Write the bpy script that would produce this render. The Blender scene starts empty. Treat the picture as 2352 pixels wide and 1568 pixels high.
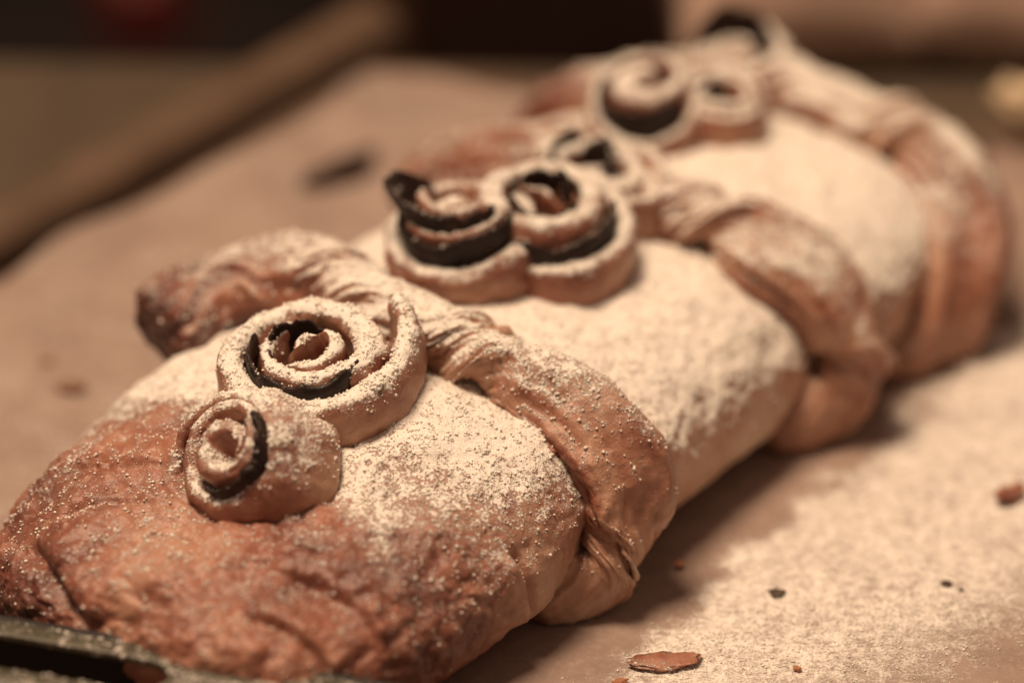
import bpy, math, random
import numpy as np
from mathutils import Vector, Matrix
random.seed(3); RNG = np.random.default_rng(5)
sc = bpy.context.scene
col = sc.collection
# ------------------------------------------------------------------ camera
PW, PH, FPX, PITCH, DIST = 2352.0, 1568.0, 11000.0, math.radians(30), 1.1314
FW = np.array([0, math.cos(PITCH), -math.sin(PITCH)])
UP = np.array([0, math.sin(PITCH), math.cos(PITCH)])
RT = np.array([1.0, 0, 0])
CAM = -FW * DIST
cd = bpy.data.cameras.new('camera'); cam = bpy.data.objects.new('camera', cd); col.objects.link(cam)
cam.location = CAM; cam.rotation_euler = (math.pi / 2 - PITCH, 0, 0)
cd.sensor_width = 36; cd.lens = 36 * FPX / PW; cd.clip_start = .05; cd.clip_end = 60
cd.dof.focus_distance = 1.010; cd.dof.use_dof = True; cd.dof.aperture_fstop = 3.8; cd.dof.aperture_blades = 0
sc.camera = cam
# ------------------------------------------------------------------ world and lamps (a warm kitchen lamp overhead)
w = bpy.data.worlds.new('World'); sc.world = w; w.use_nodes = True
w.node_tree.nodes['Background'].inputs[0].default_value = (1, .63, .46, 1)
w.node_tree.nodes['Background'].inputs[1].default_value = .22
def area(name, loc, target, size, watts, color):
    l = bpy.data.lights.new(name, 'AREA'); l.energy = watts; l.size = size; l.color = color; l.shape = 'DISK'
    o = bpy.data.objects.new(name, l); col.objects.link(o); o.location = loc
    o.rotation_euler = (Vector(target) - Vector(loc)).to_track_quat('-Z', 'Y').to_euler()
    return o
area('ceiling_lamp', (-.27, -.03, 1.32), (0, 0, .02), .46, 22.5, (1, .70, .472))
sc.view_settings.view_transform = 'Standard'; sc.view_settings.look = 'None'
sc.view_settings.exposure = 0; sc.view_settings.gamma = 1
sc.cycles.use_denoising = True
sc.cycles.max_bounces = 6
# ------------------------------------------------------------------ helpers
def ray(px, py):
    return FW + RT * (px - PW / 2) / FPX - UP * (py - PH / 2) / FPX
def at(px, py, z=0.0):
    d = ray(px, py); return CAM + d * ((z - CAM[2]) / d[2])
def proj(P):
    d = P - CAM; z = d @ FW
    return np.stack([PW / 2 + FPX * (d @ RT) / z, PH / 2 - FPX * (d @ UP) / z], -1)
def sm(a, b, x):
    t = np.clip((x - a) / (b - a), 0, 1); return t * t * (3 - 2 * t)
_perm = np.random.default_rng(11).permutation(256).astype(np.int64); _perm = np.concatenate([_perm, _perm, _perm])
_gr = np.random.default_rng(12).normal(size=(256, 3)); _gr /= np.linalg.norm(_gr, axis=1)[:, None]
def perlin(P):
    P = np.asarray(P, float); I = np.floor(P).astype(np.int64); F = P - I; I &= 255
    U = F * F * F * (F * (F * 6 - 15) + 10); r = 0
    for dx in (0, 1):
        for dy in (0, 1):
            for dz in (0, 1):
                h = _perm[_perm[_perm[(I[..., 0] + dx) & 255] + ((I[..., 1] + dy) & 255)] + ((I[..., 2] + dz) & 255)]
                g = _gr[h]; d = F - np.array([dx, dy, dz])
                wt = (U[..., 0] if dx else 1 - U[..., 0]) * (U[..., 1] if dy else 1 - U[..., 1]) * (U[..., 2] if dz else 1 - U[..., 2])
                r = r + wt * (g * d).sum(-1)
    return r * 1.5
def fbm(P, o=4, g=.5):
    r = 0; a = 1; P = np.array(P, float)
    for i in range(o): r = r + a * perlin(P); P = P * 2.03 + 17.3; a *= g
    return r
def ridged(P, o=3):
    r = 0; a = 1; P = np.array(P, float)
    for i in range(o): r = r + a * (1 - 2 * np.abs(perlin(P))); P = P * 2.1 + 9.7; a *= .5
    return r
def spline(pts, n):
    """Catmull-Rom through rows of pts, n samples"""
    p = np.asarray(pts, float); p = np.vstack([2 * p[0] - p[1], p, 2 * p[-1] - p[-2]])
    k = len(p) - 3; t = np.linspace(0, k - 1e-9, n); i = t.astype(int); f = (t - i)[:, None]
    a, b, c, d = p[i], p[i + 1], p[i + 2], p[i + 3]
    return .5 * (2 * b + (c - a) * f + (2 * a - 5 * b + 4 * c - d) * f ** 2 + (3 * b - a - 3 * c + d) * f ** 3)
def grid_faces(n, m, closed_v=True):
    i = np.arange(n - 1)[:, None]; j = np.arange(m if closed_v else m - 1)[None]
    j2 = (j + 1) % m
    return np.stack([i * m + j, i * m + j2, (i + 1) * m + j2, (i + 1) * m + j], -1).reshape(-1, 4)
def make(name, V, F, mat, parent=None, attrs=None, smooth=True):
    V = np.ascontiguousarray(V, np.float32).reshape(-1, 3); F = np.ascontiguousarray(F, np.int32)
    me = bpy.data.meshes.new(name); nf, k = F.shape
    me.vertices.add(len(V)); me.vertices.foreach_set('co', V.ravel())
    me.loops.add(nf * k); me.loops.foreach_set('vertex_index', F.ravel())
    me.polygons.add(nf); me.polygons.foreach_set('loop_start', np.arange(nf, dtype=np.int32) * k)
    if smooth: me.polygons.foreach_set('use_smooth', np.ones(nf, bool))
    for a, val in (attrs or {}).items():
        at_ = me.attributes.new(a, 'FLOAT', 'POINT'); at_.data.foreach_set('value', np.ascontiguousarray(val, np.float32).ravel())
    me.update(calc_edges=True); me.validate()
    o = bpy.data.objects.new(name, me); col.objects.link(o)
    if mat: me.materials.append(mat)
    if parent: o.parent = parent
    return o
def vnormals(V, F):
    V = V.reshape(-1, 3); a = V[F[:, 2]] - V[F[:, 0]]; b = V[F[:, 3]] - V[F[:, 1]]
    n = np.cross(a, b); N = np.zeros_like(V)
    for k in range(4):
        for c in range(3): N[:, c] += np.bincount(F[:, k], n[:, c], len(V))
    return N / (np.linalg.norm(N, axis=1)[:, None] + 1e-12)
def tag(o, label=None, cat=None, group=None, kind=None):
    if label: o['label'] = label
    if cat: o['category'] = cat
    if group: o['group'] = group
    if kind: o['kind'] = kind
    return o
def outward(V, F, cent):
    """flip faces if normals mostly point to the centre line"""
    N = vnormals(V, F); s = ((V.reshape(-1, 3) - cent.reshape(-1, 3)) * N).sum()
    return F if s > 0 else F[:, ::-1].copy()
# ------------------------------------------------------------------ materials
class NT:
    def __init__(s, name):
        s.m = bpy.data.materials.new(name); s.m.use_nodes = True; s.t = s.m.node_tree; s.n = s.t.nodes; s.l = s.t.links
        s.b = s.n['Principled BSDF']
    def nd(s, typ, **kw):
        n = s.n.new(typ)
        for k, v in kw.items(): setattr(n, k, v)
        return n
    def set(s, sock, v):
        if hasattr(v, 'is_output') or isinstance(v, bpy.types.NodeSocket): s.l.new(v, sock)
        else: sock.default_value = v
    def math(s, op, a, b=0.0, c=None):
        n = s.nd('ShaderNodeMath', operation=op); s.set(n.inputs[0], a); s.set(n.inputs[1], b)
        if c is not None: s.set(n.inputs[2], c)
        return n.outputs[0]
    def noise(s, scale, detail=3, rough=.5, vec=None):
        n = s.nd('ShaderNodeTexNoise'); n.inputs['Scale'].default_value = scale; n.inputs['Detail'].default_value = detail
        n.inputs['Roughness'].default_value = rough
        s.l.new(vec or s.pos(), n.inputs['Vector']); return n.outputs['Fac']
    def pos(s):
        if not hasattr(s, '_p'): s._p = s.nd('ShaderNodeTexCoord').outputs['Object']
        return s._p
    def attr(s, name):
        n = s.nd('ShaderNodeAttribute'); n.attribute_name = name; return n.outputs['Fac']
    def sstep(s, a, b, x):
        n = s.nd('ShaderNodeMapRange', interpolation_type='SMOOTHSTEP'); s.set(n.inputs['Value'], x)
        n.inputs['From Min'].default_value = a; n.inputs['From Max'].default_value = b; return n.outputs[0]
    def mix(s, f, a, b):
        n = s.nd('ShaderNodeMix', data_type='RGBA'); s.set(n.inputs[0], f); s.set(n.inputs[6], a); s.set(n.inputs[7], b); return n.outputs[2]
    def ramp(s, f, stops):
        n = s.nd('ShaderNodeValToRGB'); e = n.color_ramp.elements
        while len(e) < len(stops): e.new(.5)
        for k, (p, c) in enumerate(stops): e[k].position = p; e[k].color = (*c, 1)
        s.l.new(f, n.inputs[0]); return n.outputs[0]
    def bump(s, h, dist, strength=1.0, normal=None):
        n = s.nd('ShaderNodeBump'); n.inputs['Distance'].default_value = dist; n.inputs['Strength'].default_value = strength
        s.l.new(h, n.inputs['Height'])
        if normal: s.l.new(normal, n.inputs['Normal'])
        return n.outputs[0]
SUGAR = (.88, .85, .78, 1)
def dusted(k, base, rough, nrm, dustattr='dust', fine=1700, contrast=.15):
    """mix sifted sugar over a base: coverage comes from the mesh's dust attribute broken up by noise"""
    n1 = k.noise(fine, 3, .62); n2 = k.noise(fine * .32, 3, .6)
    n = k.math('ADD', k.math('MULTIPLY', n1, .55), k.math('MULTIPLY', n2, .45))
    n = k.math('MULTIPLY_ADD', k.math('SUBTRACT', n, .5), 2.3, .5)
    d = k.math('SUBTRACT', n, k.math('SUBTRACT', 1.0, k.attr(dustattr)))
    m = k.sstep(-contrast * .7, contrast, d)
    thin = k.math('MULTIPLY', k.attr(dustattr), .30)
    m = k.math('MAXIMUM', m, k.math('MULTIPLY', thin, k.sstep(-.7, .2, d)))
    colr = k.mix(m, base, SUGAR)
    k.l.new(colr, k.b.inputs['Base Color'])
    r = k.nd('ShaderNodeMapRange'); k.l.new(m, r.inputs[0]); r.inputs[3].default_value = rough; r.inputs[4].default_value = .95
    k.l.new(r.outputs[0], k.b.inputs['Roughness'])
    h = k.math('MULTIPLY', m, k.math('ADD', .5, n1))
    k.l.new(k.bump(h, .00035, .8, nrm), k.b.inputs['Normal'])
    return m
def dough_mat():
    k = NT('baked_dough'); bk = k.attr('bake')
    nz = k.noise(55, 4, .6); nf = k.noise(330, 3, .6)
    b = k.math('ADD', bk, k.math('MULTIPLY', k.math('SUBTRACT', nz, .5), .75))
    b = k.math('ADD', b, k.math('MULTIPLY', k.math('SUBTRACT', nf, .5), .30))
    c = k.ramp(b, [(0, (.58, .42, .31)), (.3, (.49, .275, .185)), (.58, (.32, .130, .082)), (.82, (.165, .054, .036)), (1, (.065, .022, .016))])
    st = k.nd('ShaderNodeMapping'); st.inputs['Scale'].default_value = (1, 1, 1); k.l.new(k.pos(), st.inputs[0])
    w1 = k.noise(170, 6, .68, st.outputs[0]); w2 = k.noise(700, 3, .6)
    h = k.math('ADD', w1, k.math('MULTIPLY', w2, .25))
    nrm = k.bump(h, .0016, .5)
    k.b.inputs['Subsurface Weight'].default_value = .12
    k.b.inputs['Subsurface Radius'].default_value = (1, .45, .2); k.b.inputs['Subsurface Scale'].default_value = .0025
    k.b.inputs['Specular IOR Level'].default_value = .5
    dusted(k, c, .33, nrm)
    return k.m
def slice_mat():
    k = NT('charred_filling'); n = k.noise(300, 4, .6)
    c = k.ramp(n, [(.3, (.007, .004, .003)), (.55, (.022, .009, .006)), (.8, (.075, .024, .014))])
    k.b.inputs['Specular IOR Level'].default_value = .3
    dusted(k, c, .5, k.bump(n, .001, .5))
    return k.m
def sugar_mat():
    k = NT('powdered_sugar'); k.b.inputs['Base Color'].default_value = SUGAR; k.b.inputs['Roughness'].default_value = .9
    k.b.inputs['Specular IOR Level'].default_value = .2
    return k.m
def paper_mat():
    k = NT('parchment'); n = k.noise(38, 4, .6); f = k.noise(420, 4, .65)
    c = k.mix(k.sstep(.3, .75, n), (.26, .19, .157, 1), (.36, .272, .226, 1))
    c = k.mix(k.math('MULTIPLY', k.sstep(.45, .8, f), .35), c, (.52, .42, .36, 1))
    dusted(k, c, .6, k.bump(k.math('ADD', f, n), .0006, .6), fine=1500, contrast=.42)
    return k.m
def tray_mat():
    k = NT('dark_enamel'); n = k.noise(90, 4); f = k.noise(500, 3)
    c = k.ramp(n, [(.3, (.034, .031, .017)), (.7, (.060, .054, .031))])
    k.b.inputs['Specular IOR Level'].default_value = .4
    dusted(k, c, .45, k.bump(f, .0003, .4), fine=700)
    return k.m
def plain(name, c1, c2, scale, rough, bump=.0005, spec=.3):
    k = NT(name); n = k.noise(scale, 5, .6); c = k.mix(k.sstep(.3, .7, n), (*c1, 1), (*c2, 1))
    k.l.new(c, k.b.inputs['Base Color']); k.b.inputs['Roughness'].default_value = rough
    k.b.inputs['Specular IOR Level'].default_value = spec
    k.l.new(k.bump(n, bump, .6), k.b.inputs['Normal']); return k.m
def wood_mat():
    k = NT('worn_wood'); mp = k.nd('ShaderNodeMapping'); mp.inputs['Scale'].default_value = (1, .12, 1); mp.inputs['Rotation'].default_value = (0, 0, math.radians(34))
    k.l.new(k.pos(), mp.inputs[0]); n = k.noise(60, 5, .6, mp.outputs[0])
    c = k.ramp(n, [(.3, (.105, .078, .052)), (.7, (.15, .11, .074))]); k.l.new(c, k.b.inputs['Base Color'])
    k.b.inputs['Roughness'].default_value = .6; k.l.new(k.bump(n, .0008, .5), k.b.inputs['Normal']); return k.m
M_DOUGH, M_SLICE, M_SUGAR, M_PAPER, M_TRAY, M_WOOD = dough_mat(), slice_mat(), sugar_mat(), paper_mat(), tray_mat(), wood_mat()
M_CRUMB = plain('toasted_crumb', (.30, .11, .05), (.42, .19, .09), 300, .6)
M_CHAR = plain('charred_crumb', (.04, .028, .019), (.13, .095, .066), 400, .6)
M_DARK = plain('near_black', (.006, .004, .003), (.012, .007, .006), 10, .6)
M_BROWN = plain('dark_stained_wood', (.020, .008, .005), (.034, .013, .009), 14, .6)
# ------------------------------------------------------------------ the loaf's own surface
ANG = math.radians(56); EA = np.array([math.cos(ANG), math.sin(ANG), 0]); EQ = np.array([EA[1], -EA[0], 0]); EZ = np.array([0, 0, 1.0])
AW, HT = .056, .046
RC = np.array([at(*p) for p in ((1200, 1430), (1330, 1370), (1570, 1170), (1830, 1010), (2060, 800), (2130, 730))])
CEN = (RC @ EQ).mean() - .86 * AW
T0, T1 = -.180, .106                                         # near tip, far tip along the axis
# the oblique grooves where the strips lie: (v, t) control points, v = 0 right flank, pi/2 ridge, pi left flank
BANDS = [[(-.5, -.094), (-.2, -.085), (.2, -.0765), (.8, -.0735), (1.24, -.0755), (1.5, -.078), (2.05, -.070), (2.44, -.074), (2.75, -.092), (3.6, -.094)],
         [(-.5, -.006), (0, .0095), (.6, .0085), (1.16, .004), (1.5, .003), (2.0, .008), (2.5, .006), (3.0, 0), (3.6, -.002)],
         [(-.5, .040), (-.1, .050), (.35, .066), (.93, .073), (1.42, .074), (2.0, .062), (2.4, .052), (3.0, .046), (3.6, .046)]]
def band_t(b, v):
    p = np.array(BANDS[b]); return np.interp(v, p[:, 0], p[:, 1])
def cap(t):
    x0 = np.clip((t - T0) / .066, 0, 1); x1 = np.clip((T1 - t) / .035, 0, 1)
    return (1 - (1 - x0) ** 3.0) ** (1 / 3.0) * (1 - (1 - x1) ** 2.6) ** (1 / 2.3)
def spow(x, p): return np.sign(x) * np.abs(x) ** p
def surf(t, v):
    t, v = np.broadcast_arrays(np.asarray(t, float), np.asarray(v, float))
    vv = np.where(v < -.7, v + 2 * np.pi, v)
    k = cap(t); g = 0
    for b in range(3):
        d = t - band_t(b, vv); g = g + np.exp(-(d / .011) ** 2) * (.0050 if b else .0056)
    bulge = .0012 * np.sin(t * 60)
    a = AW + bulge - g; h = HT + bulge - g * .9 - .009 * sm(-.09, -.165, t) - .007 * sm(.05, .105, t)
    zt = .36 * h; zc = .42 * h
    s = np.sin(v); x = a * spow(np.cos(v), .86); z = np.where(s > 0, zc + (h - zc) * np.abs(s) ** .92, zc - zc * np.abs(s) ** .55)
    z = zt * (1 - k) * .9 + z * (k + (1 - k) * .1 * 0)
    x = x * k
    c = CEN + .004 * np.sin(t * 14 + .5)
    return EA * t[..., None] + EQ * (x + c)[..., None] + EZ * np.maximum(z, .0012)[..., None]
def snormal(t, v, e=1e-4):
    n = np.cross(surf(t + e, v) - surf(t - e, v), surf(t, v + e) - surf(t, v - e)); n /= np.linalg.norm(n, axis=-1)[..., None] + 1e-15
    c = EA * np.asarray(t)[..., None] + EQ * CEN + EZ * .015
    s = np.sign(((surf(t, v) - c) * n).sum(-1)); return n * s[..., None]
_T, _V = np.meshgrid(np.linspace(T0, T1, 420), np.linspace(-.7, 3.9, 300), indexing='ij')
_S = surf(_T, _V); _SP = proj(_S); _SN = snormal(_T, _V); _FR = ((CAM - _S) * _SN).sum(-1) > 0; _DZ = (_S - CAM) @ FW
def pick(px, py):
    """the (t, v) of the loaf's skin nearest to a picture point, front faces only"""
    d = np.hypot(_SP[..., 0] - px, _SP[..., 1] - py) + np.where(_FR, 0, 1e5); near = d < max(d.min() + 4, 8)
    i = np.argmin(np.where(near, _DZ, 9)); return _T.flat[i], _V.flat[i]
# ------------------------------------------------------------------ the filled pastry
loaf = bpy.data.objects.new('pastry_loaf', None); col.objects.link(loaf)
tag(loaf, 'long golden stuffed pastry roll dusted with powdered sugar, lying on the parchment', 'pastry')
GR = []                                                       # (verts, faces, dust) of everything the sugar fell on
def grains(V, F, dust, wt=1.0): GR.append((V.reshape(-1, 3), F, dust.ravel() * wt))

NU, NV = 580, 410
x = np.linspace(0, 1, NU); tt = T0 + (T1 - T0) * (x + .055 * np.sin(2 * np.pi * (x - .5)) * -1 * 0)
tt = T0 + (T1 - T0) * np.interp(x, [0, .10, .94, 1], [0, .045, .965, 1.0]); tt[0] += 1e-5; tt[-1] -= 1e-5
vv = np.linspace(-.85, math.pi + .85, NV)
T, V_ = np.meshgrid(tt, vv, indexing='ij')
S = surf(T, V_)
F = grid_faces(NU, NV, True)
cl = S.mean(1, keepdims=True) * np.ones((1, NV, 1)); F = outward(S, F, cl)
N = vnormals(S, F).reshape(S.shape)
near = sm(-.095, -.140, T)                                    # the flaky, browner end in front
low = np.clip(S[..., 2] / .012, 0, 1)
d = .0016 * fbm(S * 38, 3) + .00055 * fbm(S * 150, 3)
rid = ridged(S * np.array([95, 95, 120]) + fbm(S * 60, 2)[..., None] * .8, 3)
d += near * (.0017 * fbm(S * 62 + 5, 4) - .0006 * sm(.5, 1.3, rid) + .0004 * fbm(S * 330, 3))
d += (1 - near) * .00022 * fbm(S * 420, 2)
def fold(S, N, pts, rise, reach, groove, gw, n=60):
    """a doubled edge of dough: pts are (t, v) along it; the skin stands proud on the left of the line"""
    p = spline(pts, n); C = surf(p[:, 0], p[:, 1]); dirs = np.gradient(C, axis=0)
    best = np.full(S.shape[:2], 9.0); side = np.zeros(S.shape[:2]); end = np.ones(S.shape[:2])
    for i in range(n):
        r = S - C[i]; dd = np.linalg.norm(r, axis=-1); m = dd < best
        best[m] = dd[m]; cr = (np.cross(dirs[i][None, None], N) * r).sum(-1); side[m] = np.sign(cr)[m]
        end[m] = min(1, i / 8, (n - 1 - i) / 8)
    up = np.where(side < 0, np.exp(-best / reach) * sm(0, .0016, best), 0)
    return end * (rise * up - groove * np.exp(-(best / gw) ** 2))
def pk(*pts): return [pick(*q) for q in pts]
d += fold(S, N, pk((540, 1400), (640, 1440), (720, 1500), (770, 1560)), .0028, .012, .0008, .0020)
d += fold(S, N, pk((600, 1300), (760, 1360), (840, 1440), (860, 1520)), .0020, .010, .0006, .0020)
d += fold(S, N, pk((120, 1180), (260, 1140), (400, 1150)), .0018, .010, .0004, .0020)
d += fold(S, N, pk((160, 1090), (290, 1080), (400, 1080)), .0014, .010, .0004, .0020)
d += fold(S, N, pk((1230, 1430), (1215, 1340), (1180, 1250)), .0016, .006, .0016, .0014)
d += fold(S, N, pk((60, 1230), (110, 1300), (170, 1400), (230, 1440)), .0036, .010, .0022, .0024)
S = S + N * (d * np.clip(low, .15, 1))[..., None]
S[..., 2] = np.maximum(S[..., 2], .0008)
N = vnormals(S, F).reshape(S.shape)
SP = proj(S)
dust = sm(-.05, .85, N[..., 2]) * (.80 + .10 * fbm(S * 30, 3))
dust += .20 * sm(-.05, .0, T) * sm(.0, .5, N[..., 2])
front = sm(-.108, -.148, T + .016 * fbm(S * 60 + 9, 3) - .010 * sm(1.2, 2.4, V_))
dust = dust * (1 - .66 * front) + .16 * front * fbm(S * 110 + 4, 3) * sm(.1, .7, N[..., 2]) - .05 * front
dust *= 1 - .40 * sm(-.080, -.095, T) * sm(1.05, .45, V_ + .2 * fbm(S * 45, 2))
dust = np.clip(dust, 0, .95); dust[S[..., 2] < .006] *= .2
bake = .36 + .23 * near + .26 * fbm(S * 33 + 2, 4) + .16 * sm(.02, .04, S[..., 2]) * (1 - near)
bake -= .30 * (1 - sm(.006, .026, S[..., 2])) * (1 - near)
bake += .16 * sm(2.2, 3.0, V_) + .08 * near * sm(.4, 1.2, rid)
body = make('filled_roll', S, F, M_DOUGH, loaf, dict(dust=dust, bake=np.clip(bake, 0, 1)))
grains(S, F, dust * (.55 + .45 * near) + .13 * front * sm(.05, .5, N[..., 2]) * sm(-.1, .6, fbm(S * 75 + 1, 3)))
# close the two tips
# ------------------------------------------------------------------ twisted strips across the roll
def band(b, v0, v1, twists, wid, thk, seed, dustf, bakef, n=330, m=84, liftk=.75):
    s = np.linspace(0, 1, n); v = v0 + (v1 - v0) * s
    ctrl = np.linspace(v0, v1, 15); tc = band_t(b, ctrl); t = spline(np.c_[tc], n)[:, 0]
    P = surf(t, v); Nn = snormal(t, v)
    ker = np.hanning(31); ker /= ker.sum()
    def smooth(A): return np.stack([np.convolve(np.pad(A[:, k], 15, 'edge'), ker, 'valid') for k in range(3)], 1)
    P = smooth(P); Nn = smooth(Nn); Nn /= np.linalg.norm(Nn, axis=1)[:, None]
    Tn = np.gradient(P, axis=0); Tn /= np.linalg.norm(Tn, axis=1)[:, None]
    B = np.cross(Tn, Nn); B /= np.linalg.norm(B, axis=1)[:, None]
    L = np.concatenate([[0], np.cumsum(np.linalg.norm(np.diff(P, axis=0), axis=1))])
    th = np.zeros(n); pin = np.zeros(n)
    for c, wd, amt in twists:                                  # (where, how quickly, how far round)
        th += amt * np.pi * sm(c - wd, c + wd, s); pin = np.maximum(pin, np.exp(-((s - c) / wd / .62) ** 2))
    wv = np.interp(s, *np.array(wid).T) * .93 * (1 - .50 * pin); hv = np.interp(s, *np.array(thk).T) * (1 + .15 * pin)
    endf = np.sqrt(np.clip(np.minimum(s, 1 - s) / .035, .02, 1))
    ph = np.linspace(0, 2 * np.pi, m, endpoint=False)
    y = spow(np.cos(ph), .9)[None] * (wv * endf)[:, None]; z = spow(np.sin(ph), 1.35)[None] * (hv * endf)[:, None]
    z = z + (.0021 * np.cos(y / .0034 + seed + s[:, None] * 9)) * (np.sin(ph)[None] > 0)       # rolled lip and trough
    yr = y * np.cos(th)[:, None] - z * np.sin(th)[:, None]; zr = y * np.sin(th)[:, None] + z * np.cos(th)[:, None]
    lift = (hv * liftk + .0015 * pin)[:, None]
    zr = zr + lift; zr = np.where(zr < -.002, -.002 + (zr + .002) * .25, zr)
    droop = .0032 * (yr / .011) ** 2 * (np.sign(zr) > 0)
    G = P[:, None] + B[:, None] * yr[..., None] + Nn[:, None] * (zr - droop * .3)[..., None]
    G[..., 2] = np.maximum(G[..., 2], .001)
    F = outward(G, grid_faces(n, m), P[:, None] + Nn[:, None] * lift[..., None] + 0 * G)
    N = vnormals(G, F).reshape(G.shape)
    # leaves of the layered dough run along the strip
    lay = np.stack([L[:, None] * 28 + 0 * y, y * 900, z * 900], -1) + seed * 7
    edge = np.abs(np.cos(ph))[None] ** 3 * np.ones((n, 1))
    dd = .0007 * fbm(G * 110 + seed, 3) + (.0006 + .0006 * edge) * fbm(lay * .6, 3) - .0005 * sm(.5, 1.3, ridged(lay * np.array([.6, .5, .5]), 2)) + .0009 * fbm(G * 45 + seed, 2)
    pw = np.interp(s, s, np.convolve(np.pad(pin, 20, 'edge'), np.hanning(41) / np.hanning(41).sum(), 'valid'))
    pl = ridged(np.stack([L[:, None] * 16 + 0 * y, np.cos(ph)[None] * 1.9 + np.zeros((n, 1)), np.sin(ph)[None] * 1.9 + np.zeros((n, 1))], -1) + seed * 5, 2)
    dd = dd - .0008 * np.clip(pw * .45 + .5, 0, 1)[:, None] * sm(.35, 1.1, pl) + .0007 * sm(-.2, .8, pl)
    G = G + N * dd[..., None]; G[..., 2] = np.maximum(G[..., 2], .001); N = vnormals(G, F).reshape(G.shape)
    dust = np.clip(dustf(s)[:, None] * sm(.12, .85, N[..., 2]) + .22 * fbm(G * 60 + seed, 3) * sm(0, .4, N[..., 2]), 0, .92)
    bake = np.clip(bakef(s)[:, None] + .22 * fbm(G * 50 + seed * 3, 3) + .24 * fbm(lay * .45, 2) * (.45 + edge) - .12 * (1 - sm(.004, .018, G[..., 2])), 0, 1)
    o = make('twisted_strip', G, F, M_DOUGH, loaf, dict(dust=dust, bake=bake)); grains(G, F, dust)
    return o
IN = lambda *p: (lambda s: np.interp(s, *np.array(p).T))
b1 = band(0, 2.84, -.62, [(.30, .07, 1), (.45, .06, 1), (.84, .05, .8)],
          [(0, .0125), (.10, .0145), (.25, .0115), (.4, .0085), (.5, .011), (.66, .0135), (.8, .0125), (.9, .011), (1, .009)],
          [(0, .0115), (.12, .0115), (.3, .0085), (.5, .0065), (.7, .0085), (.85, .0068), (1, .0055)], 1.3,
          IN((0, .30), (.15, .45), (.3, .75), (.45, .78), (.55, .52), (.7, .42), (1, .16)),
          IN((0, .98), (.2, .70), (.4, .40), (.55, .44), (.75, .44), (1, .32)))
b1['label'] = 'nearest twisted strip, dark brown at its left end'
b2 = band(1, 3.0, -.62, [(.33, .06, 1), (.50, .06, 1), (.82, .05, .8)],
          [(0, .010), (.2, .012), (.4, .009), (.6, .0130), (.8, .012), (1, .010)],
          [(0, .008), (.5, .007), (.7, .008), (1, .0058)], 4.1,
          IN((0, .2), (.3, .6), (.5, .7), (.7, .45), (1, .1)), IN((0, .72), (.25, .6), (.5, .46), (1, .42)))
b3 = band(2, 3.0, -.62, [(.36, .06, 1), (.55, .05, .8)],
          [(0, .010), (.2, .012), (.5, .010), (.62, .0115), (.8, .012), (1, .011)],
          [(0, .008), (.5, .007), (.7, .009), (1, .008)], 8.2,
          IN((0, .2), (.3, .6), (.5, .75), (.7, .45), (1, .15)), IN((0, .75), (.3, .6), (.5, .46), (1, .56)))
# ------------------------------------------------------------------ roses of coiled dough and charred filling
def coil(name, parent, Mx, rows, mat, n=200, m=26, rough=.0004, wave=0.0, dustk=.8, bake0=.45, seed=0, rimbake=.1, p=.82):
    R = spline([tuple(q) + (0,) * (6 - len(q)) for q in rows], n); a = np.radians(R[:, 0]); r = R[:, 1] * .001; zb = R[:, 2] * .001; zt = R[:, 3] * .001; thk = R[:, 4] * .001
    lean = R[:, 5] if R.shape[1] > 5 else np.zeros(n)
    if wave: zt = zt + wave * .001 * fbm(np.c_[np.cos(a) * 2.2, np.sin(a) * 2.2, np.full(n, seed * 3.7)] * 1.0, 3) * 1.6
    e = np.sqrt(np.clip(np.minimum(np.arange(n), n - 1 - np.arange(n)) / (n * .025), .03, 1)); thk = thk * e
    zt = zb + (zt - zb) * (.72 + .28 * sm(0, .8, e / e.max()))
    ph = np.linspace(0, 2 * np.pi, m, endpoint=False)
    hz = (zt - zb) / 2; z = (zt + zb)[:, None] / 2 + hz[:, None] * spow(np.sin(ph), p)[None]
    y = thk[:, None] / 2 * spow(np.cos(ph), p)[None] * (1 + .12 * np.sin(ph)[None])
    rr = r[:, None] + y + lean[:, None] * (z - zb[:, None])
    G = np.stack([rr * np.cos(a)[:, None], rr * np.sin(a)[:, None], z], -1)
    C = np.stack([r * np.cos(a), r * np.sin(a), (zt + zb) / 2], -1)[:, None] + 0 * G
    Rm = Mx[:3, :3]; G = G @ Rm.T + Mx[:3, 3]; C = C @ Rm.T + Mx[:3, 3]
    F = outward(G, grid_faces(n, m), C); N = vnormals(G, F).reshape(G.shape)
    top = spow(np.sin(ph), 1)[None] * np.ones((n, 1))
    arc = np.concatenate([[0], np.cumsum(np.abs(np.diff(a)) * r[:-1])])
    lay = np.stack([arc[:, None] * 40 + 0 * y, y * 1500, z * 600], -1) + seed
    G = G + N * (rough * fbm(G * 170 + seed, 3) + rough * .7 * fbm(lay, 2) + rough * 1.6 * fbm(G * 75 + seed, 2))[..., None]
    N = vnormals(G, F).reshape(G.shape)
    dust = np.clip(dustk * sm(.15, .8, N[..., 2]) * (1 + .35 * fbm(G * 90 + seed, 3)), 0, .94)
    bake = np.clip(bake0 + rimbake * sm(.2, 1, top) + .16 * fbm(G * 70 + seed, 3) - .12 * (1 - sm(-1, .2, top)), 0, 1)
    o = make(name, G, F, mat, parent, dict(dust=dust, bake=bake)); grains(G, F, dust, .9)
    return o
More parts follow.
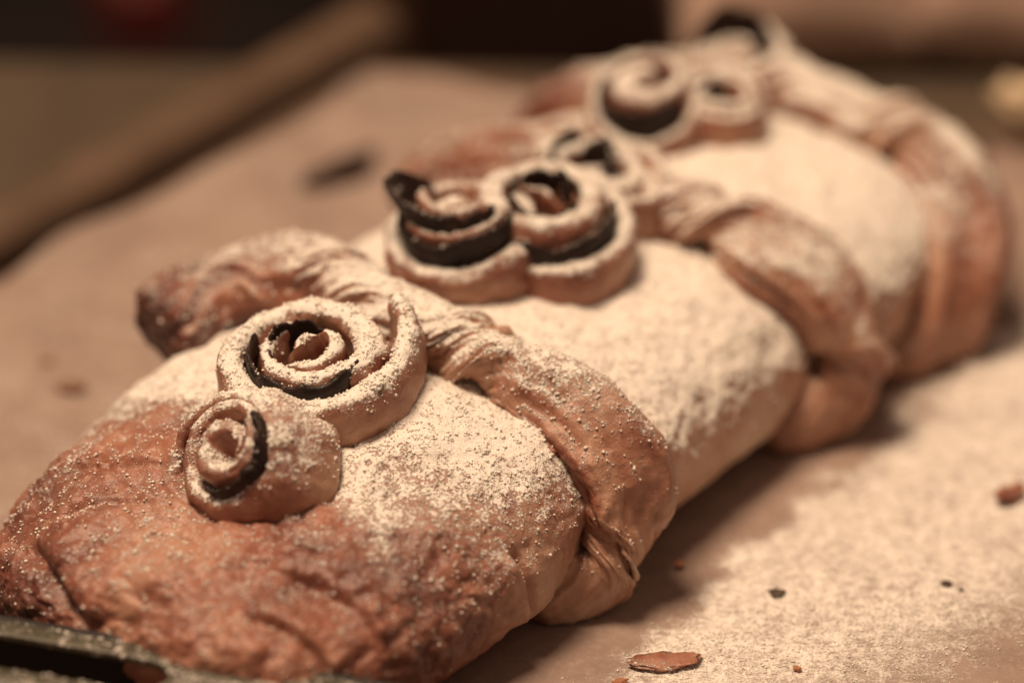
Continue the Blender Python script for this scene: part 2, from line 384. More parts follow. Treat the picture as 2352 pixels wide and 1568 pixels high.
def frame(px, py, axis, scale=1.0, up=0.0):
    t, v = pick(px, py); o = surf(t, v); z = np.array(axis, float); z /= np.linalg.norm(z)
    xx = RT - z * (RT @ z); xx /= np.linalg.norm(xx); yy = np.cross(z, xx); Mx = np.eye(4)
    Mx[:3, 0], Mx[:3, 1], Mx[:3, 2], Mx[:3, 3] = xx * scale, yy * scale, z * scale, o + z * up; return Mx
def rose(Mx, label, dough, slices, inner=(), seed=0, **kw):
    d = kw.get('dustk', .8); bk = kw.get('bake0', .42)
    base = coil('pastry_rose', loaf, Mx, dough, M_DOUGH, n=420, m=30, seed=seed, dustk=d, bake0=bk, rough=.0006)
    base['label'] = label
    for k, r in enumerate(inner): coil('dough_petal', base, Mx, r, M_DOUGH, n=140, m=20, seed=seed + 2 + k, dustk=d, bake0=bk + .08)
    Ms = Mx.copy(); Ms[:3, 3] = Mx[:3, 3] + Mx[:3, :3] @ np.array(kw.get('shift', (0, 0, 0))) * .001
    for k, r in enumerate(slices):
        coil('filling_strip', base, Ms, r, M_SLICE, n=150, m=18, seed=seed + 5 + k, dustk=.6 * kw.get('sdust', .45), wave=1.0, rough=.00025)
    return base
# small one in front, tipped towards the near end
M1 = frame(600, 1074, (-.60, -.40, .70), up=.001)
rose(M1, 'small coiled rose at the near end, its spiral tipped forward',
     [(200, 17.5, -2, 6, 2), (165, 17, -4, 9, 3.5, 0), (120, 15.5, -6, 11, 4.5, -.1), (60, 14.5, -8, 10.5, 6.5, -.2), (0, 14.2, -9, 10, 7, -.22), (-60, 14, -9, 9.5, 7, -.2),
      (-120, 13.4, -8, 9.5, 6.5, -.12), (-180, 12.4, -6, 10, 6.4, -.08), (-240, 11.0, -5, 11, 5.6, 0), (-300, 9.0, -4, 12, 5, 0), (-350, 6.9, -4, 12.4, 5.2, 0), (-420, 6.3, -4, 12.8, 5.8, 0),
      (-500, 5.4, -4, 13.2, 6.6, 0), (-580, 4.8, -4, 13, 6.4, 0), (-650, 4.2, -4, 12.5, 5.4, 0), (-720, 3.6, -4, 12, 4, 0), (-790, 3.2, -4, 11, 2.6, 0)],
     [[(52, 8.8, 0, 12, 1.6, .02), (20, 9.3, 0, 12.8, 2.2, .02), (-30, 9.8, 0, 12.6, 2.6, .02), (-80, 9.8, 0, 12, 2.6, .02), (-125, 9.4, 0, 11, 1.6, .02)]],
     seed=1, dustk=.62, bake0=.46, sdust=.12)
M2 = frame(722, 893, (-.10, -.15, .98), .90)
rose(M2, 'larger coiled rose behind the small front one, heaped with sugar',
     [(42, 25, -3, 15.5, 5.5, .1), (28, 24.6, -4, 15.2, 6.4, .06), (0, 23.2, -5, 13, 6.6, 0), (-40, 21.2, -6, 10.8, 7.4, -.1), (-85, 19.8, -6, 10, 7.6, -.12), (-130, 19.0, -5, 10.5, 7.4, -.1), (-180, 18.0, -4, 12.5, 7, 0),
      (-235, 16.8, -3, 13.6, 7, 0), (-285, 16.0, -3, 13.8, 7.4, 0), (-330, 15.8, -2, 13.2, 8, 0), (-375, 14.2, -2, 13, 7, 0), (-415, 11.4, -2, 13.4, 6.4, 0), (-450, 9.4, -2, 13.2, 6.8, 0),
      (-500, 9.2, -2, 13.2, 6.4, 0), (-545, 9.8, -2, 13.2, 5, 0), (-590, 10.6, -2, 13.4, 4, 0), (-630, 11.2, -2, 12.6, 2, 0)],
     [[(150, 13.6, 3, 13.6, 1.2), (190, 13.7, 3, 14.2, 1.8), (230, 14.0, 2, 13.4, 2.2), (270, 14.6, 2, 12.8, 2.4), (305, 14.6, 2, 13.2, 2.2), (336, 13.8, 3, 13.4, 1.2)],
      [(60, 8.4, 0, 13, 1.2), (100, 9.4, 0, 14.4, 1.8), (145, 9.6, 0, 14.4, 1.8), (190, 8.6, 0, 12.5, 1.6), (215, 7.4, 0, 11.5, 1)]],
     [[(60, 7.4, 0, 13.5, 3.6), (30, 7.0, 0, 13.8, 4.4), (-20, 6, 0, 13.4, 4.6), (-70, 5.2, 0, 12.8, 4.4), (-110, 4.6, 0, 12, 4), (-150, 4.6, 0, 11, 3)],
      [(30, 5.4, 0, 15.4, 2.6), (40, 2.6, 0, 15.6, 3.4), (190, 1.4, 0, 14.8, 3.4), (215, 4.2, 0, 13.8, 2.6)]],
     seed=11, dustk=.96, bake0=.42, sdust=.25)
M3 = frame(1078, 612, (-.16, -.14, .97), .90, up=.0034)
rose(M3, 'opened rose with two charred strips standing out of its front',
     [(60, 16, -3, 10, 3), (25, 17, -4, 10, 4.6), (-10, 17.4, -4, 9, 5.4), (-45, 17.4, -6, 8.8, 6.2), (-90, 17.2, -6, 8.4, 6.8), (-135, 17, -6, 9, 6.8), (-180, 16.4, -4, 10, 6), (-230, 15.4, -3, 12, 5.6), (-270, 14.4, -3, 12, 5.4), (-310, 12, -3, 12, 6), (-360, 8.5, -2, 12, 7), (-430, 6.6, -2, 13, 8), (-520, 5, -2, 14.5, 8), (-620, 3.6, -2, 15.5, 7), (-700, 2, -2, 15, 6)],
     [[(165, 12.8, 3, 15, 1.2, .1), (195, 13.4, 2, 16.5, 1.5, .1), (235, 13.4, 2, 15.6, 1.8, .1), (270, 13.4, 2, 15, 1.8, .12), (305, 13.4, 2, 15.6, 1.8, .12), (340, 13, 2, 16, 1.4, .1), (365, 12.4, 3, 14, 1, .1)],
      [(120, 9.4, 10, 18.5, 1.4, .3), (160, 10.0, 8, 23.5, 2.2, .4), (200, 9.8, 6, 23, 2.6, .2), (240, 9.6, 6, 21.8, 2.8, .1), (280, 9.6, 6, 20.6, 2.6, .05), (315, 9.8, 6, 19.6, 2, .05), (345, 9.6, 8, 18, 1.1, .05)]],
     [[(135, 7.4, 2, 19, 3), (180, 7.6, 2, 21.6, 4.2), (230, 7.4, 2, 21, 4.6), (280, 7.2, 2, 20, 4.6), (330, 7, 2, 19, 3.4)],
      [(180, 11.4, 4, 17, 1.6, .1), (220, 11.5, 4, 17, 2.2, .1), (265, 11.6, 4, 16.4, 2.2, .1), (310, 11.6, 4, 16.6, 2.2, .1), (345, 11.2, 5, 16.4, 1.4, .1)]],
     seed=23, dustk=.66, bake0=.46, sdust=.22)
M4 = frame(1248, 588, (.05, -.10, .99), .97)
rose(M4, 'wide rose with two dark hollows in its top, right of the opened one',
     [(20, 13.4, 0, 15, 3), (-20, 12.2, -2, 17.6, 5), (-70, 11.6, -2, 18, 6.4), (-130, 11.8, -2, 18, 6.8), (-200, 12, -2, 18.2, 7), (-280, 12, -2, 18.2, 7), (-350, 11.4, -2, 18, 7), (-420, 10.8, -2, 18, 6.6), (-500, 11.4, -2, 17.4, 6), (-560, 11.2, -2, 17.4, 3)],
     [[(225, 15.0, 3, 13.6, 1.2, .05), (250, 15.2, 2, 14.4, 2, .06), (280, 15.4, 2, 14.6, 2.4, .06), (325, 15.4, 2, 15.4, 2.4, .06), (365, 15.4, 3, 16, 1.6, .05)],
      [(0, 8.0, 2, 18.4, 1.2), (60, 8.4, 2, 19.4, 1.4), (130, 8.2, 2, 19, 1.4), (200, 8.2, 2, 18.4, 1.4), (270, 8.0, 2, 17.8, 1.4), (350, 7.8, 2, 18.0, 1.2)]],
     [[(85, 15.5, -4, 15, 3), (50, 17.4, -4, 15, 5.4), (10, 18.6, -5, 13, 6.4), (-30, 18.8, -6, 11.6, 6.4), (-65, 18.2, -6, 10.2, 6.4), (-92, 17.4, -5, 9.4, 5), (-110, 16.4, -4, 8, 3)],
      [(150, 7, 2, 18.6, 2.2), (140, 3, 2, 18, 2.6), (-20, .8, 2, 18, 3), (-45, 4, 2, 17.6, 3), (-50, 7, 2, 17.4, 2.8)],
      [(200, 4, -2, 9, 5), (300, 3, -2, 9, 6), (400, 3, -2, 9, 6), (500, 3, -2, 9, 5)]],
     seed=37, dustk=.72, bake0=.42, sdust=.35)
M5 = frame(1378, 502, (.10, .02, .99), .86)
rose(M5, 'narrow rose with burnt tips, behind the hollow topped one',
     [(200, 15, -3, 12, 3), (140, 15.5, -4, 15, 4.4), (80, 16, -4, 16, 5), (20, 16, -5, 16.5, 5.2), (-30, 15.4, -5, 14, 5), (-90, 14, -4, 14, 5), (-160, 13, -3, 16, 4.6), (-230, 12, -3, 17, 4.4), (-300, 10.0, -3, 17, 6), (-380, 8, -3, 16, 7), (-460, 6.4, -3, 15.6, 7), (-540, 4.4, -3, 15, 7), (-640, 2, -3, 15, 6)],
     [[(100, 9.4, 8, 22, 1.4), (150, 9.8, 8, 23, 1.6), (200, 10, 8, 21, 1.6), (250, 10, 8, 20, 1.4), (290, 9.6, 8, 20.5, 1)],
      [(-60, 6, 8, 20, 1.4), (0, 6.6, 8, 22, 1.6), (60, 6.6, 8, 22.5, 1.4), (110, 5, 8, 20, 1)]],
     seed=41, dustk=.7, bake0=.45, sdust=.62, shift=(-4, 2, -2))
M6 = frame(1490, 300, (-.12, -.12, .98), .70, up=.0035)
rose(M6, 'folded rose with a dark slit facing front, left in the far cluster',
     [(60, 15, -3, 12, 4), (0, 17, -4, 9, 5), (-50, 17.5, -5, 5.4, 5.2), (-90, 17.4, -5, 4, 5.2), (-140, 17, -5, 5, 5), (-190, 16.6, -4, 10, 4.6), (-250, 16, -3, 15, 4.4), (-310, 15, -3, 16, 4.4), (-360, 12, -2, 16, 7), (-420, 9, -2, 16.5, 9), (-500, 7.4, -2, 17, 10), (-580, 5.4, -2, 17.5, 10), (-660, 3.4, -2, 18, 9), (-740, 1.5, -2, 18, 8)],
     [[(150, 13.2, 2, 16, 1.4), (190, 14, 2, 15, 2.4), (230, 14, 1, 13.5, 2.6), (270, 14, 1, 12.6, 2.6), (310, 14, 1, 13.5, 2.4), (340, 13.4, 2, 12, 1.4)]],
     seed=53, dustk=.66, bake0=.48, sdust=.12)
M7 = frame(1652, 290, (.05, -.06, .99), .66)
rose(M7, 'pale rose with a small dark centre, in the middle of the far cluster',
     [(220, 14, -3, 12, 3), (150, 14.6, -3, 15, 4), (80, 15, -4, 16, 4.6), (20, 15, -5, 15.5, 5), (-40, 14.6, -5, 14, 5), (-100, 14, -5, 13, 5), (-170, 13.4, -4, 14, 5), (-240, 12.4, -3, 16, 4.6), (-320, 11, -3, 16, 6.4), (-400, 9.6, -3, 15.5, 6.4), (-480, 8.6, -3, 15, 6), (-560, 8, -3, 15, 5), (-640, 7.6, -3, 15, 2)],
     [[(60, 5.4, 2, 15, 1.4), (130, 5.6, 2, 16, 1.6), (200, 5.4, 2, 15, 1.6), (280, 5.2, 2, 14, 1.4), (330, 5, 2, 14, 1)]],
     seed=61, dustk=.85, bake0=.44, sdust=.3)
M8 = frame(1705, 222, (-.1, -.08, .99), .82)
rose(M8, 'farthest rose, a tall curl with a burnt crest',
     [(-20, 16, -3, 13, 3), (-60, 16, -4, 12, 4.6), (-110, 15, -4, 12, 5), (-170, 14.6, -4, 14, 5), (-230, 14.6, -3, 17, 4.6), (-290, 14, -3, 18, 4.4), (-350, 13, -3, 17, 4.4), (-420, 10, -3, 16, 6), (-500, 8, -3, 17, 7), (-600, 5.5, -3, 17.6, 7), (-700, 3, -3, 17.6, 6)],
     [[(30, 11, 8, 19, 1.4), (70, 12, 8, 24, 1.8), (110, 12.4, 8, 25, 2), (150, 12.6, 8, 23, 2), (190, 12.6, 8, 20, 1.6), (215, 12.4, 8, 18, 1)],
      [(-70, 8, 6, 17, 1.4), (-20, 8.6, 6, 19.5, 1.6), (20, 8.6, 6, 20, 1.6), (50, 8, 6, 18, 1)]],
     seed=71, dustk=.8, bake0=.5, sdust=.1)
# ------------------------------------------------------------------ the sugar itself, as grains
def ico():
    V = np.array([(1, 0, 0), (-1, 0, 0), (0, 1, 0), (0, -1, 0), (0, 0, 1), (0, 0, -1)], float)
    return V, np.array([(0, 2, 4), (2, 1, 4), (1, 3, 4), (3, 0, 4), (2, 0, 5), (1, 2, 5), (3, 1, 5), (0, 3, 5)])
def scatter(name, parent, groups, count, smin, smax, label=None):
    pts, ws, nr = [], [], []
    for V, F, du in groups:
        q = V[F]; n = np.cross(q[:, 2] - q[:, 0], q[:, 3] - q[:, 1]); A = np.linalg.norm(n, axis=1) / 2
        n = n / (2 * A[:, None] + 1e-15); dm = du[F].mean(1)
        clump = sm(-.15, .5, fbm(q.mean(1) * 420, 2)) * .9 + .1
        pts.append(q); ws.append(A * np.maximum(dm, 0) ** 1.2 * clump * (n[:, 2] > .02)); nr.append(n)
    q = np.concatenate(pts); wgt = np.concatenate(ws); nr = np.concatenate(nr)
    idx = RNG.choice(len(wgt), count, p=wgt / wgt.sum())
    uv = RNG.random((count, 2)); Q = q[idx]
    P = (Q[:, 0] * ((1 - uv[:, :1]) * (1 - uv[:, 1:])) + Q[:, 1] * (uv[:, :1] * (1 - uv[:, 1:])) + Q[:, 2] * (uv[:, :1] * uv[:, 1:]) + Q[:, 3] * ((1 - uv[:, :1]) * uv[:, 1:]))
    sz = smin * (smax / smin) ** (RNG.random(count) ** 3.0)
    iv, if_ = ico(); k = len(iv)
    jit = 1 + .35 * RNG.normal(size=(count, k, 1)).clip(-1.3, 1.3)
    G = P[:, None] + nr[idx][:, None] * (sz * .45)[:, None, None] + iv[None] * sz[:, None, None] * jit * (1 + .25 * RNG.normal(size=(count, 1, 3)).clip(-1.5, 1.5))
    F = (if_[None] + (np.arange(count) * k)[:, None, None]).reshape(-1, 3)
    o = make(name, G, F, M_SUGAR, parent); o['kind'] = 'stuff'
    return o
scatter('sugar_grains', loaf, GR, 150000, .00008, .00042)
# ------------------------------------------------------------------ parchment, tray, table
def quad_grid(a, b, c, d, n, m):
    u = np.linspace(0, 1, n)[:, None, None]; v = np.linspace(0, 1, m)[None, :, None]
    a, b, c, d = map(np.asarray, (a, b, c, d))
    return a * (1 - u) * (1 - v) + b * (1 - u) * v + c * u * v + d * u * (1 - v)
P = quad_grid(at(-900, 1215), at(862, 190), at(2900, 430), at(3300, 2080), 300, 400)
e0 = np.linspace(1, 0, 400)[None, :]; edge_in = np.linspace(0, 1, 300)[:, None]
P = P + EQ * (.009 * fbm(np.stack([P[..., 0] * 14, P[..., 1] * 14, 0 * P[..., 0]], -1) + 6, 3) * sm(.25, 0, edge_in))[..., None]
hgt = .0010 * (1 + fbm(P * np.array([16, 16, 0]) + 2, 3)) + .0002 * fbm(P * 90, 2)
s_off = (P - EQ * CEN) @ EQ; t_off = P @ EA
under = sm(AW + .022, AW - .010, np.abs(s_off)) * sm(T1 + .03, T1, t_off) * sm(T0 - .03, T0, t_off)
hgt = hgt * (1 - under) + .0004 * under
lift_edge = sm(-AW - .035, -AW - .075, s_off)
hgt += .006 * lift_edge * (1 + fbm(P * 25 + 4, 2)) * .5
P[..., 2] = hgt
F = grid_faces(300, 400, False)
if vnormals(P, F)[:, 2].mean() < 0: F = F[:, ::-1].copy()
nz = fbm(P * np.array([70, 70, 0]) + 8, 3); nb = fbm(P * np.array([22, 22, 0]) + 4, 2)
r_ = s_off - AW + .006 * nz
dust = .66 * sm(.006, .017, r_) * (1 - sm(.020 + .045 * sm(-.16, .0, t_off), .050 + .055 * sm(-.16, 0, t_off), r_ + .012 * nb)) + .10 * sm(.01, .02, r_)
dust += .20 * sm(.005, .02, -s_off - AW + .01 * nb) * (.8 + .5 * nz)
dust = np.clip(dust + (.11 * nz + .06 * fbm(P * np.array([190, 190, 0]), 2)) * sm(.0, .3, dust), 0, .8)
paper = make('baking_parchment', P, F, M_PAPER, None, dict(dust=dust))
tag(paper, 'tan parchment sheet under the pastry, strewn with sugar', 'baking paper')
scatter('sugar_grains', paper, [(P.reshape(-1, 3), F, dust.ravel())], 30000, .00012, .00036)
# the tray: near rim with a grip slot, left rim, pan bottom
tray = bpy.data.objects.new('baking_tray', None); col.objects.link(tray)
tag(tray, 'dark baking tray under the parchment, its near rim pierced by a long grip slot', 'baking tray')
ZR = .022
r0, r1 = at(0, 1420, ZR), at(850, 1568, ZR); rl = (r1 - r0) / np.linalg.norm(r1 - r0); ro = np.array([rl[1], -rl[0], 0])
def rim_pt(l, o, z): return r0 + rl * l + ro * o + EZ * (z - ZR)
sa, sb = at(0, 1493, ZR), at(340, 1555, ZR); l1 = (at(387, 1552, ZR) - r0) @ rl; oc = (at(60, 1503, ZR) - r0) @ ro
hw = .0056; l0 = l1 - .105
th_ = np.linspace(0, 2 * np.pi, 96, endpoint=False)
slot = np.stack([np.where(np.cos(th_) > 0, l1 - hw, l0 + hw) + hw * np.cos(th_), oc + hw * np.sin(th_)], 1)
A_, B_, O0, O1 = -.16, .20, 0.0, oc * 2 + .004
cx = (l0 + l1) / 2
rect = []
for (l, o), t in zip(slot, th_):
    if abs(math.sin(t)) > .35: rect.append((l if abs(math.cos(t)) < .9 else l, O1 if math.sin(t) > 0 else O0))
    else: rect.append((B_ if math.cos(t) > 0 else A_, o))
rect = np.array(rect); rect[np.abs(rect[:, 0] - B_) < 1e-6, 1] = np.interp(np.sin(th_[np.abs(rect[:, 0] - B_) < 1e-6]), [-.36, .36], [O0, O1]); mL = np.abs(rect[:, 0] - A_) < 1e-6
rect[mL, 1] = np.interp(np.sin(th_[mL]), [-.36, .36], [O0, O1])
n = 96; rows = []
for z in (0, -.0014):
    for f in (0, .02, .2, 1):
        q = slot * (1 - f) + rect * f; rows.append(np.stack([rim_pt(l, o, ZR + z - (.0003 if f == 0 and z == 0 else 0)) for l, o in q]))
V = np.concatenate(rows); Ff = []
for k in range(3):
    for i in range(n):
        j = (i + 1) % n; Ff.append((k * n + i, k * n + j, (k + 1) * n + j, (k + 1) * n + i)); Ff.append(((k + 4) * n + j, (k + 4) * n + i, (k + 5) * n + i, (k + 5) * n + j))
for i in range(n):
    j = (i + 1) % n; Ff.append((i, 4 * n + i, 4 * n + j, j)); Ff.append((3 * n + j, 7 * n + j, 7 * n + i, 3 * n + i))
Ff = np.array(Ff); nn = vnormals(V, Ff)
if nn[n:2 * n, 2].mean() < 0: Ff = Ff[:, ::-1].copy()
rim_dust = np.full(len(V), .30)
rim = make('rim', V, Ff, M_TRAY, tray, dict(dust=rim_dust), smooth=False)
def sweep(name, prof, A, B, out, mat, parent, dust=.3):
    """profile rows of (outward, z) carried from A to B"""
    prof = np.array(prof); k = len(prof); n = 40; t = np.linspace(0, 1, n)[:, None, None]
    C = np.asarray(A) * (1 - t) + np.asarray(B) * t
    G = C + out * prof[None, :, :1] + EZ * prof[None, :, 1:]
    F = grid_faces(n, k, True); F = outward(G, F, G.mean(1, keepdims=True) + 0 * G)
    return make(name, G, F, mat, parent, dict(dust=np.full(n * k, dust)), smooth=True)
bead = [(0, -.0005), (-.0010, -.0012), (-.0022, -.0002), (-.0020, .0012), (-.0008, .0018), (.0004, .0012)]
W0, W1 = rim_pt(A_, 0, 0), rim_pt(B_, 0, 0)
sweep('rim_wall', [(0, .0002), (.0012, .0002), (.0014, .021), (-.0003, ZR + .0006), (-.0012, ZR + .0002), (-.0012, .016)], W0, W1, ro, M_DARK, tray, .1)  # near-black colour stands in for the shade seen through the grip slot
S0, S1 = at(150, 447, .007) - EZ * .007, at(800, 85, .007) - EZ * .007; sd = (S1 - S0) / np.linalg.norm(S1 - S0); so = np.array([-sd[1], sd[0], 0])
M_RIM = plain('worn_tray_rim', (.105, .069, .046), (.15, .098, .066), 60, .5)
M_PAN = plain('baked_on_pan', (.12, .077, .052), (.165, .108, .076), 30, .55)
sweep('side_rim', [(-.006, 0), (.003, .006), (.0045, .0072), (.011, .0072), (.0118, .0055), (.009, .005), (.005, .005), (.002, -.001)], S0 - sd * .42, S1 + sd * .02, so, M_RIM, tray, .1)
bt = quad_grid(S0 - sd * .40 + so * .001, at(836, 140, 0), at(3100, 400, 0), rim_pt(B_ + .12, 0, 0), 30, 30); bt[..., 2] = -.0012
make('pan_bottom', bt, grid_faces(30, 30, False) if vnormals(bt, grid_faces(30, 30, False))[:, 2].mean() > 0 else grid_faces(30, 30, False)[:, ::-1].copy(), M_PAN, tray, smooth=False)
scatter('sugar_grains', tray, [(np.stack([rim_pt(l, o, ZR) for l, o in ((-.02, 0), (.10, 0), (.10, O1), (-.02, O1))]) if 0 else V[:4 * n], Ff[(Ff < 4 * n).all(1)], rim_dust[:4 * n])], 7000, .00018, .00060)
# table
far0, far1 = at(-500, 100), at(1520, 138); fd = (far1 - far0) / np.linalg.norm(far1 - far0)
tb = [far0 - fd * .4, far0 + fd * 1.3]
V = np.array([tb[0], tb[1], tb[1] - np.array([.0, 1.1, 0]), tb[0] - np.array([0, 1.1, 0])]); V[:, 2] = -.004
V = np.concatenate([V, V - EZ * .03]); Fq = np.array([(3, 2, 1, 0), (4, 5, 6, 7), (0, 1, 5, 4), (1, 2, 6, 5), (2, 3, 7, 6), (3, 0, 4, 7)])
tag(make('tabletop', V, Fq, M_WOOD, smooth=False), kind='structure')
def slab(name, p0, p1, z0, z1, depth, mat, parent=None):
    d = (p1 - p0); d[2] = 0; d /= np.linalg.norm(d); o = np.array([-d[1], d[0], 0]) * depth
    V = np.array([p0, p1, p1 + o, p0 + o] * 2, float); V[:4, 2] = z0; V[4:, 2] = z1
    me = make(name, V, np.array([(3, 2, 1, 0), (4, 5, 6, 7), (0, 1, 5, 4), (1, 2, 6, 5), (2, 3, 7, 6), (3, 0, 4, 7)]), mat, parent, smooth=False)
    b = me.modifiers.new('edge', 'BEVEL'); b.width = min(.004, depth / 6); b.segments = 2; return me
# the dark room beyond the table's edge
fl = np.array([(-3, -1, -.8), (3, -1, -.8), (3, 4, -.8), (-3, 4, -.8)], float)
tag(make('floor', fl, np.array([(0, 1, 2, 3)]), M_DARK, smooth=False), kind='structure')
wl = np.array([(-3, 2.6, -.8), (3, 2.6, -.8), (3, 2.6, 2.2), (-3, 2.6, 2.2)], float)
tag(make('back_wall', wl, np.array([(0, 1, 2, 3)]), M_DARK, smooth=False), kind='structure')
def beyond(px, py, dist):                                      # a point at a distance beyond the table
    d = ray(px, py); return CAM + d * (dist / (d @ FW))

pr0, pr1 = at(770, 150, -.03), at(930, 150, -.03)
post = slab('wooden_post', beyond(842, 40, 1.62), beyond(905, 40, 1.62), -.8, .25, .05, plain('stained_post', (.10, .052, .026), (.14, .075, .038), 30, .6))
tag(post, 'brown wooden post standing behind the back edge of the table', 'post')
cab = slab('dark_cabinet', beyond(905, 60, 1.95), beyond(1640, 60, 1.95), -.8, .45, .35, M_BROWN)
tag(cab, 'dark reddish brown cabinet in the shadows behind the table', 'cabinet')
def lathe(name, prof, mat, parent=None, k=40, attrs=None):
    a = np.linspace(0, 2 * np.pi, k, endpoint=False); prof = np.array(prof)
    G = np.stack([prof[:, 0, None] * np.cos(a), prof[:, 0, None] * np.sin(a), prof[:, 1, None] + 0 * a[None]], -1)
    F = grid_faces(len(prof), k); 
    return make(name, G, F[:, ::-1], mat, parent, attrs)
M_RED = plain('red_glaze', (.13, .008, .008), (.17, .011, .009), 20, .35)
mug = bpy.data.objects.new('red_mug', None); col.objects.link(mug); mug.location = beyond(318, 92, 1.78)
tag(mug, 'dim red mug in the dark behind the table, upper left', 'mug')
o = lathe('mug_body', [(.0005, .002), (.011, 0), (.0125, .003), (.013, .028), (.0136, .030), (.012, .030), (.0115, .006), (.0005, .005)], M_RED, mug)
hz = [(0.0125 + .008 * math.sin(q), 0, .015 + .010 * math.cos(q)) for q in np.linspace(0, math.pi, 16)]
hp = np.array(hz); ang = np.linspace(0, 2 * np.pi, 10, endpoint=False); dv = np.gradient(hp, axis=0); dv /= np.linalg.norm(dv, axis=1)[:, None]
n1 = np.cross(dv, np.array([0, 1.0, 0])); G = hp[:, None] + .0018 * (n1[:, None] * np.cos(ang)[None, :, None] + np.array([0, 1.0, 0]) * np.sin(ang)[None, :, None])
make('handle', G, outward(G, grid_faces(16, 10), hp[:, None] + 0 * G), M_RED, mug)
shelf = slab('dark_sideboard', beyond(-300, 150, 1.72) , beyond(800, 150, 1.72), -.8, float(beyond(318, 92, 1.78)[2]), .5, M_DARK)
tag(shelf, 'nearly black sideboard behind the left half of the table', 'sideboard')
# crumpled wrapping behind the far end
M_CLOTH = plain('creased_wrapping', (.40, .285, .225), (.47, .34, .27), 25, .7, .001)
def crumple(name, c0, c1, depth, height, seed, label, fold=.45):
    n, m = 110, 90; u = np.linspace(0, 1, n)[:, None]; v = np.linspace(0, 1, m)[None]
    ax = c1 - c0; ax = ax * np.array([1, 1, 0]); L = np.linalg.norm(ax); ax /= L; bk = np.array([-ax[1], ax[0], 0])
    prof = np.sin(np.pi * np.clip(v, 0, 1)) ** .45 * np.sin(np.pi * np.clip(u, .0, 1)) ** .3
    P = c0 * np.array([1, 1, 0]) + ax * (u * L)[..., None] + bk * (v * depth)[..., None]
    nz = ridged(P * 26 + seed, 3) * .42 + fbm(P * 13 + seed, 2) * .8
    P = P + EZ * (np.maximum(height * prof * (1 + fold * nz), 0) + .0012)[..., None] + ax * (.012 * nz * prof)[..., None]
    F = grid_faces(n, m, False)
    if vnormals(P, F)[:, 2].mean() < 0: F = F[:, ::-1].copy()
    o = make(name, P, F, M_CLOTH, None); sol = o.modifiers.new('sheet', 'SOLIDIFY'); sol.thickness = .0004; tag(o, label, 'wrapping paper', 'crumpled paper heaps in the background'); return o
crumple('crumpled_wrapping', at(1560, 165), at(2110, 150), .10, .052, 3, 'crumpled pinkish paper heap directly behind the burnt crest of the farthest rose')
crumple('crumpled_wrapping', at(2010, 130), at(2700, 190), .12, .050, 9, 'crumpled pinkish paper heap in the upper right corner of the picture')
# ------------------------------------------------------------------ crumbs and flakes on the parchment
M_PALE = plain('browned_crumb', (.20, .105, .065), (.26, .15, .10), 300, .7)
def flake(name, px, py, lx, ly, hz, rot, mat, label, cat, seed, dustk=0, group='crumbs scattered on the parchment'):
    c = at(px, py, .002); n, m = 36, 24; a = np.linspace(0, 2 * np.pi, m, endpoint=False); th = np.linspace(.02, np.pi - .02, n)[:, None]
    D = np.stack([np.cos(th) + 0 * a, np.sin(th) * np.cos(a), np.sin(th) * np.sin(a)], -1)
    sh = 1 + .35 * fbm(D * 1.6 + seed, 3); G = D * sh[..., None] * np.array([lx, ly, hz]) / 2
    G[..., 2] += hz * .5 * (D[..., 0] ** 2) * .6
    ca, sa_ = math.cos(rot), math.sin(rot); G = G @ np.array([(ca, sa_, 0), (-sa_, ca, 0), (0, 0, 1)])
    G[..., 2] -= G[..., 2].min() - .0002; G = G + c * np.array([1, 1, 0]) + EZ * .0008
    F = outward(G, grid_faces(n, m), G.mean((0, 1)) + 0 * G); N = vnormals(G, F).reshape(G.shape)
    du = np.clip(dustk * sm(.2, .9, N[..., 2]) * (1 + fbm(G * 150 + seed, 2)), 0, .9)
    o = make(name, G, F, mat, None, dict(dust=du, bake=np.clip(.66 + .2 * fbm(G * 200, 2), 0, 1))); tag(o, label, cat, group); return o
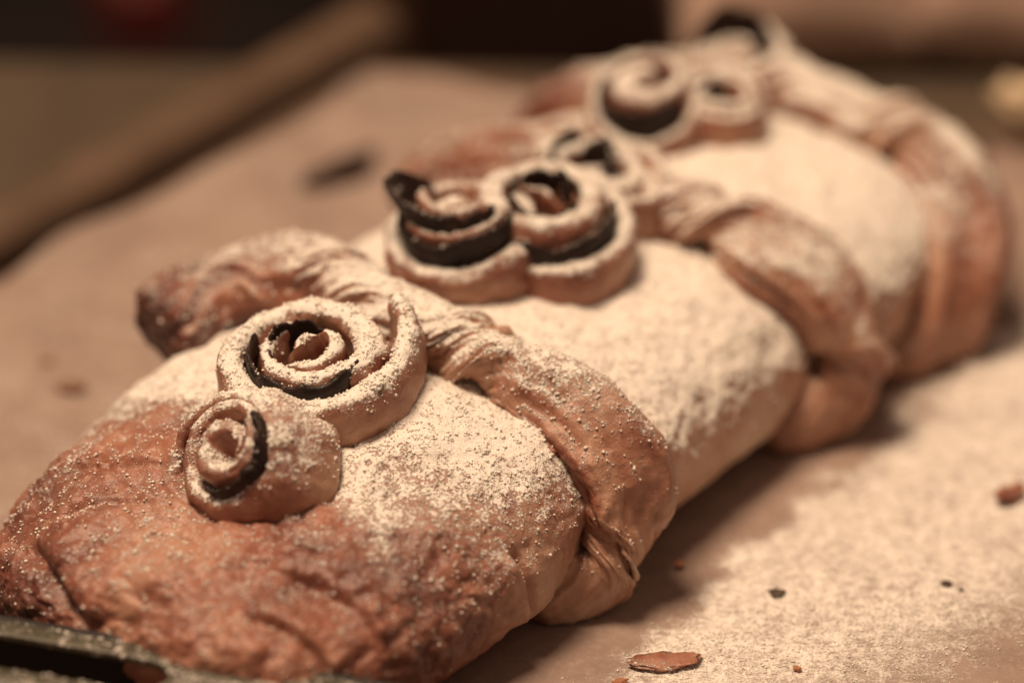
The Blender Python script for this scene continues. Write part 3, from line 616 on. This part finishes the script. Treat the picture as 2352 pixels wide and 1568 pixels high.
flake('pastry_flake', 1522, 1514, .0150, .0066, .0011, .16, M_DOUGH, 'brown oval pastry flake with sugar on its right end, nearest the camera on the parchment', 'crumb', 2, .28)
flake('pastry_flake', 2318, 1140, .0080, .0048, .0026, .75, M_DOUGH, 'upright triangular brown pastry flake at the right edge of the parchment', 'crumb', 7, .1)
flake('charred_crumb', 1786, 1356, .0034, .0034, .0007, .1, M_CHAR, 'dark crumb with a white fleck lying alone on the sugared parchment to the right', 'crumb', 4)
flake('charred_crumb', 2174, 1335, .0022, .0026, .0007, .9, M_CHAR, 'tiny ragged dark crumb right of the lone fleck bearing crumb', 'crumb', 5)
flake('charred_crumb', 2208, 1348, .0011, .0010, .0006, .4, M_CHAR, 'speck of char just right of the tiny ragged dark crumb', 'crumb', 15)
flake('pastry_crumb', 1832, 1530, .0018, .0014, .0008, 2.6, M_CRUMB, 'tiny reddish crumb right of the nearest oval flake', 'crumb', 6)
flake('pastry_crumb', 1425, 1560, .0030, .0018, .0010, .3, M_CRUMB, 'small brown crumb just below the nearest oval flake', 'crumb', 16)
flake('pastry_crumb', 1560, 1290, .0022, .0020, .0009, .3, M_CRUMB, 'small brown crumb at the inner border of the spilled sugar', 'crumb', 17)
flake('charred_strip', 778, 404, .0240, .0085, .0040, .78, M_SLICE, 'long burnt black strip lying on the parchment left of the pastry', 'burnt scrap', 8)
flake('pastry_crumb', 375, 614, .0085, .0045, .0014, .4, M_PALE, 'brown crumb beside the dark end of the nearest twisted strip', 'crumb', 9)
flake('pastry_crumb', 108, 830, .0032, .0036, .0014, .2, M_PALE, 'small brown crumb near the left border of the picture', 'crumb', 10)
flake('pastry_crumb', 165, 886, .0060, .0045, .0014, .1, M_PALE, 'flat dark brown crumb left of the near roses', 'crumb', 11)
flake('dough_scrap', 2345, 292, .014, .012, .013, .3, plain('pale_dough', (.62, .50, .34), (.70, .58, .40), 60, .7), 'pale dough scrap lying past the far end of the pastry', 'dough scrap', 12)
flake('charred_crumb', 2240, 345, .006, .005, .003, .3, M_CHAR, 'dark crumb beside the pale dough scrap', 'crumb', 13)
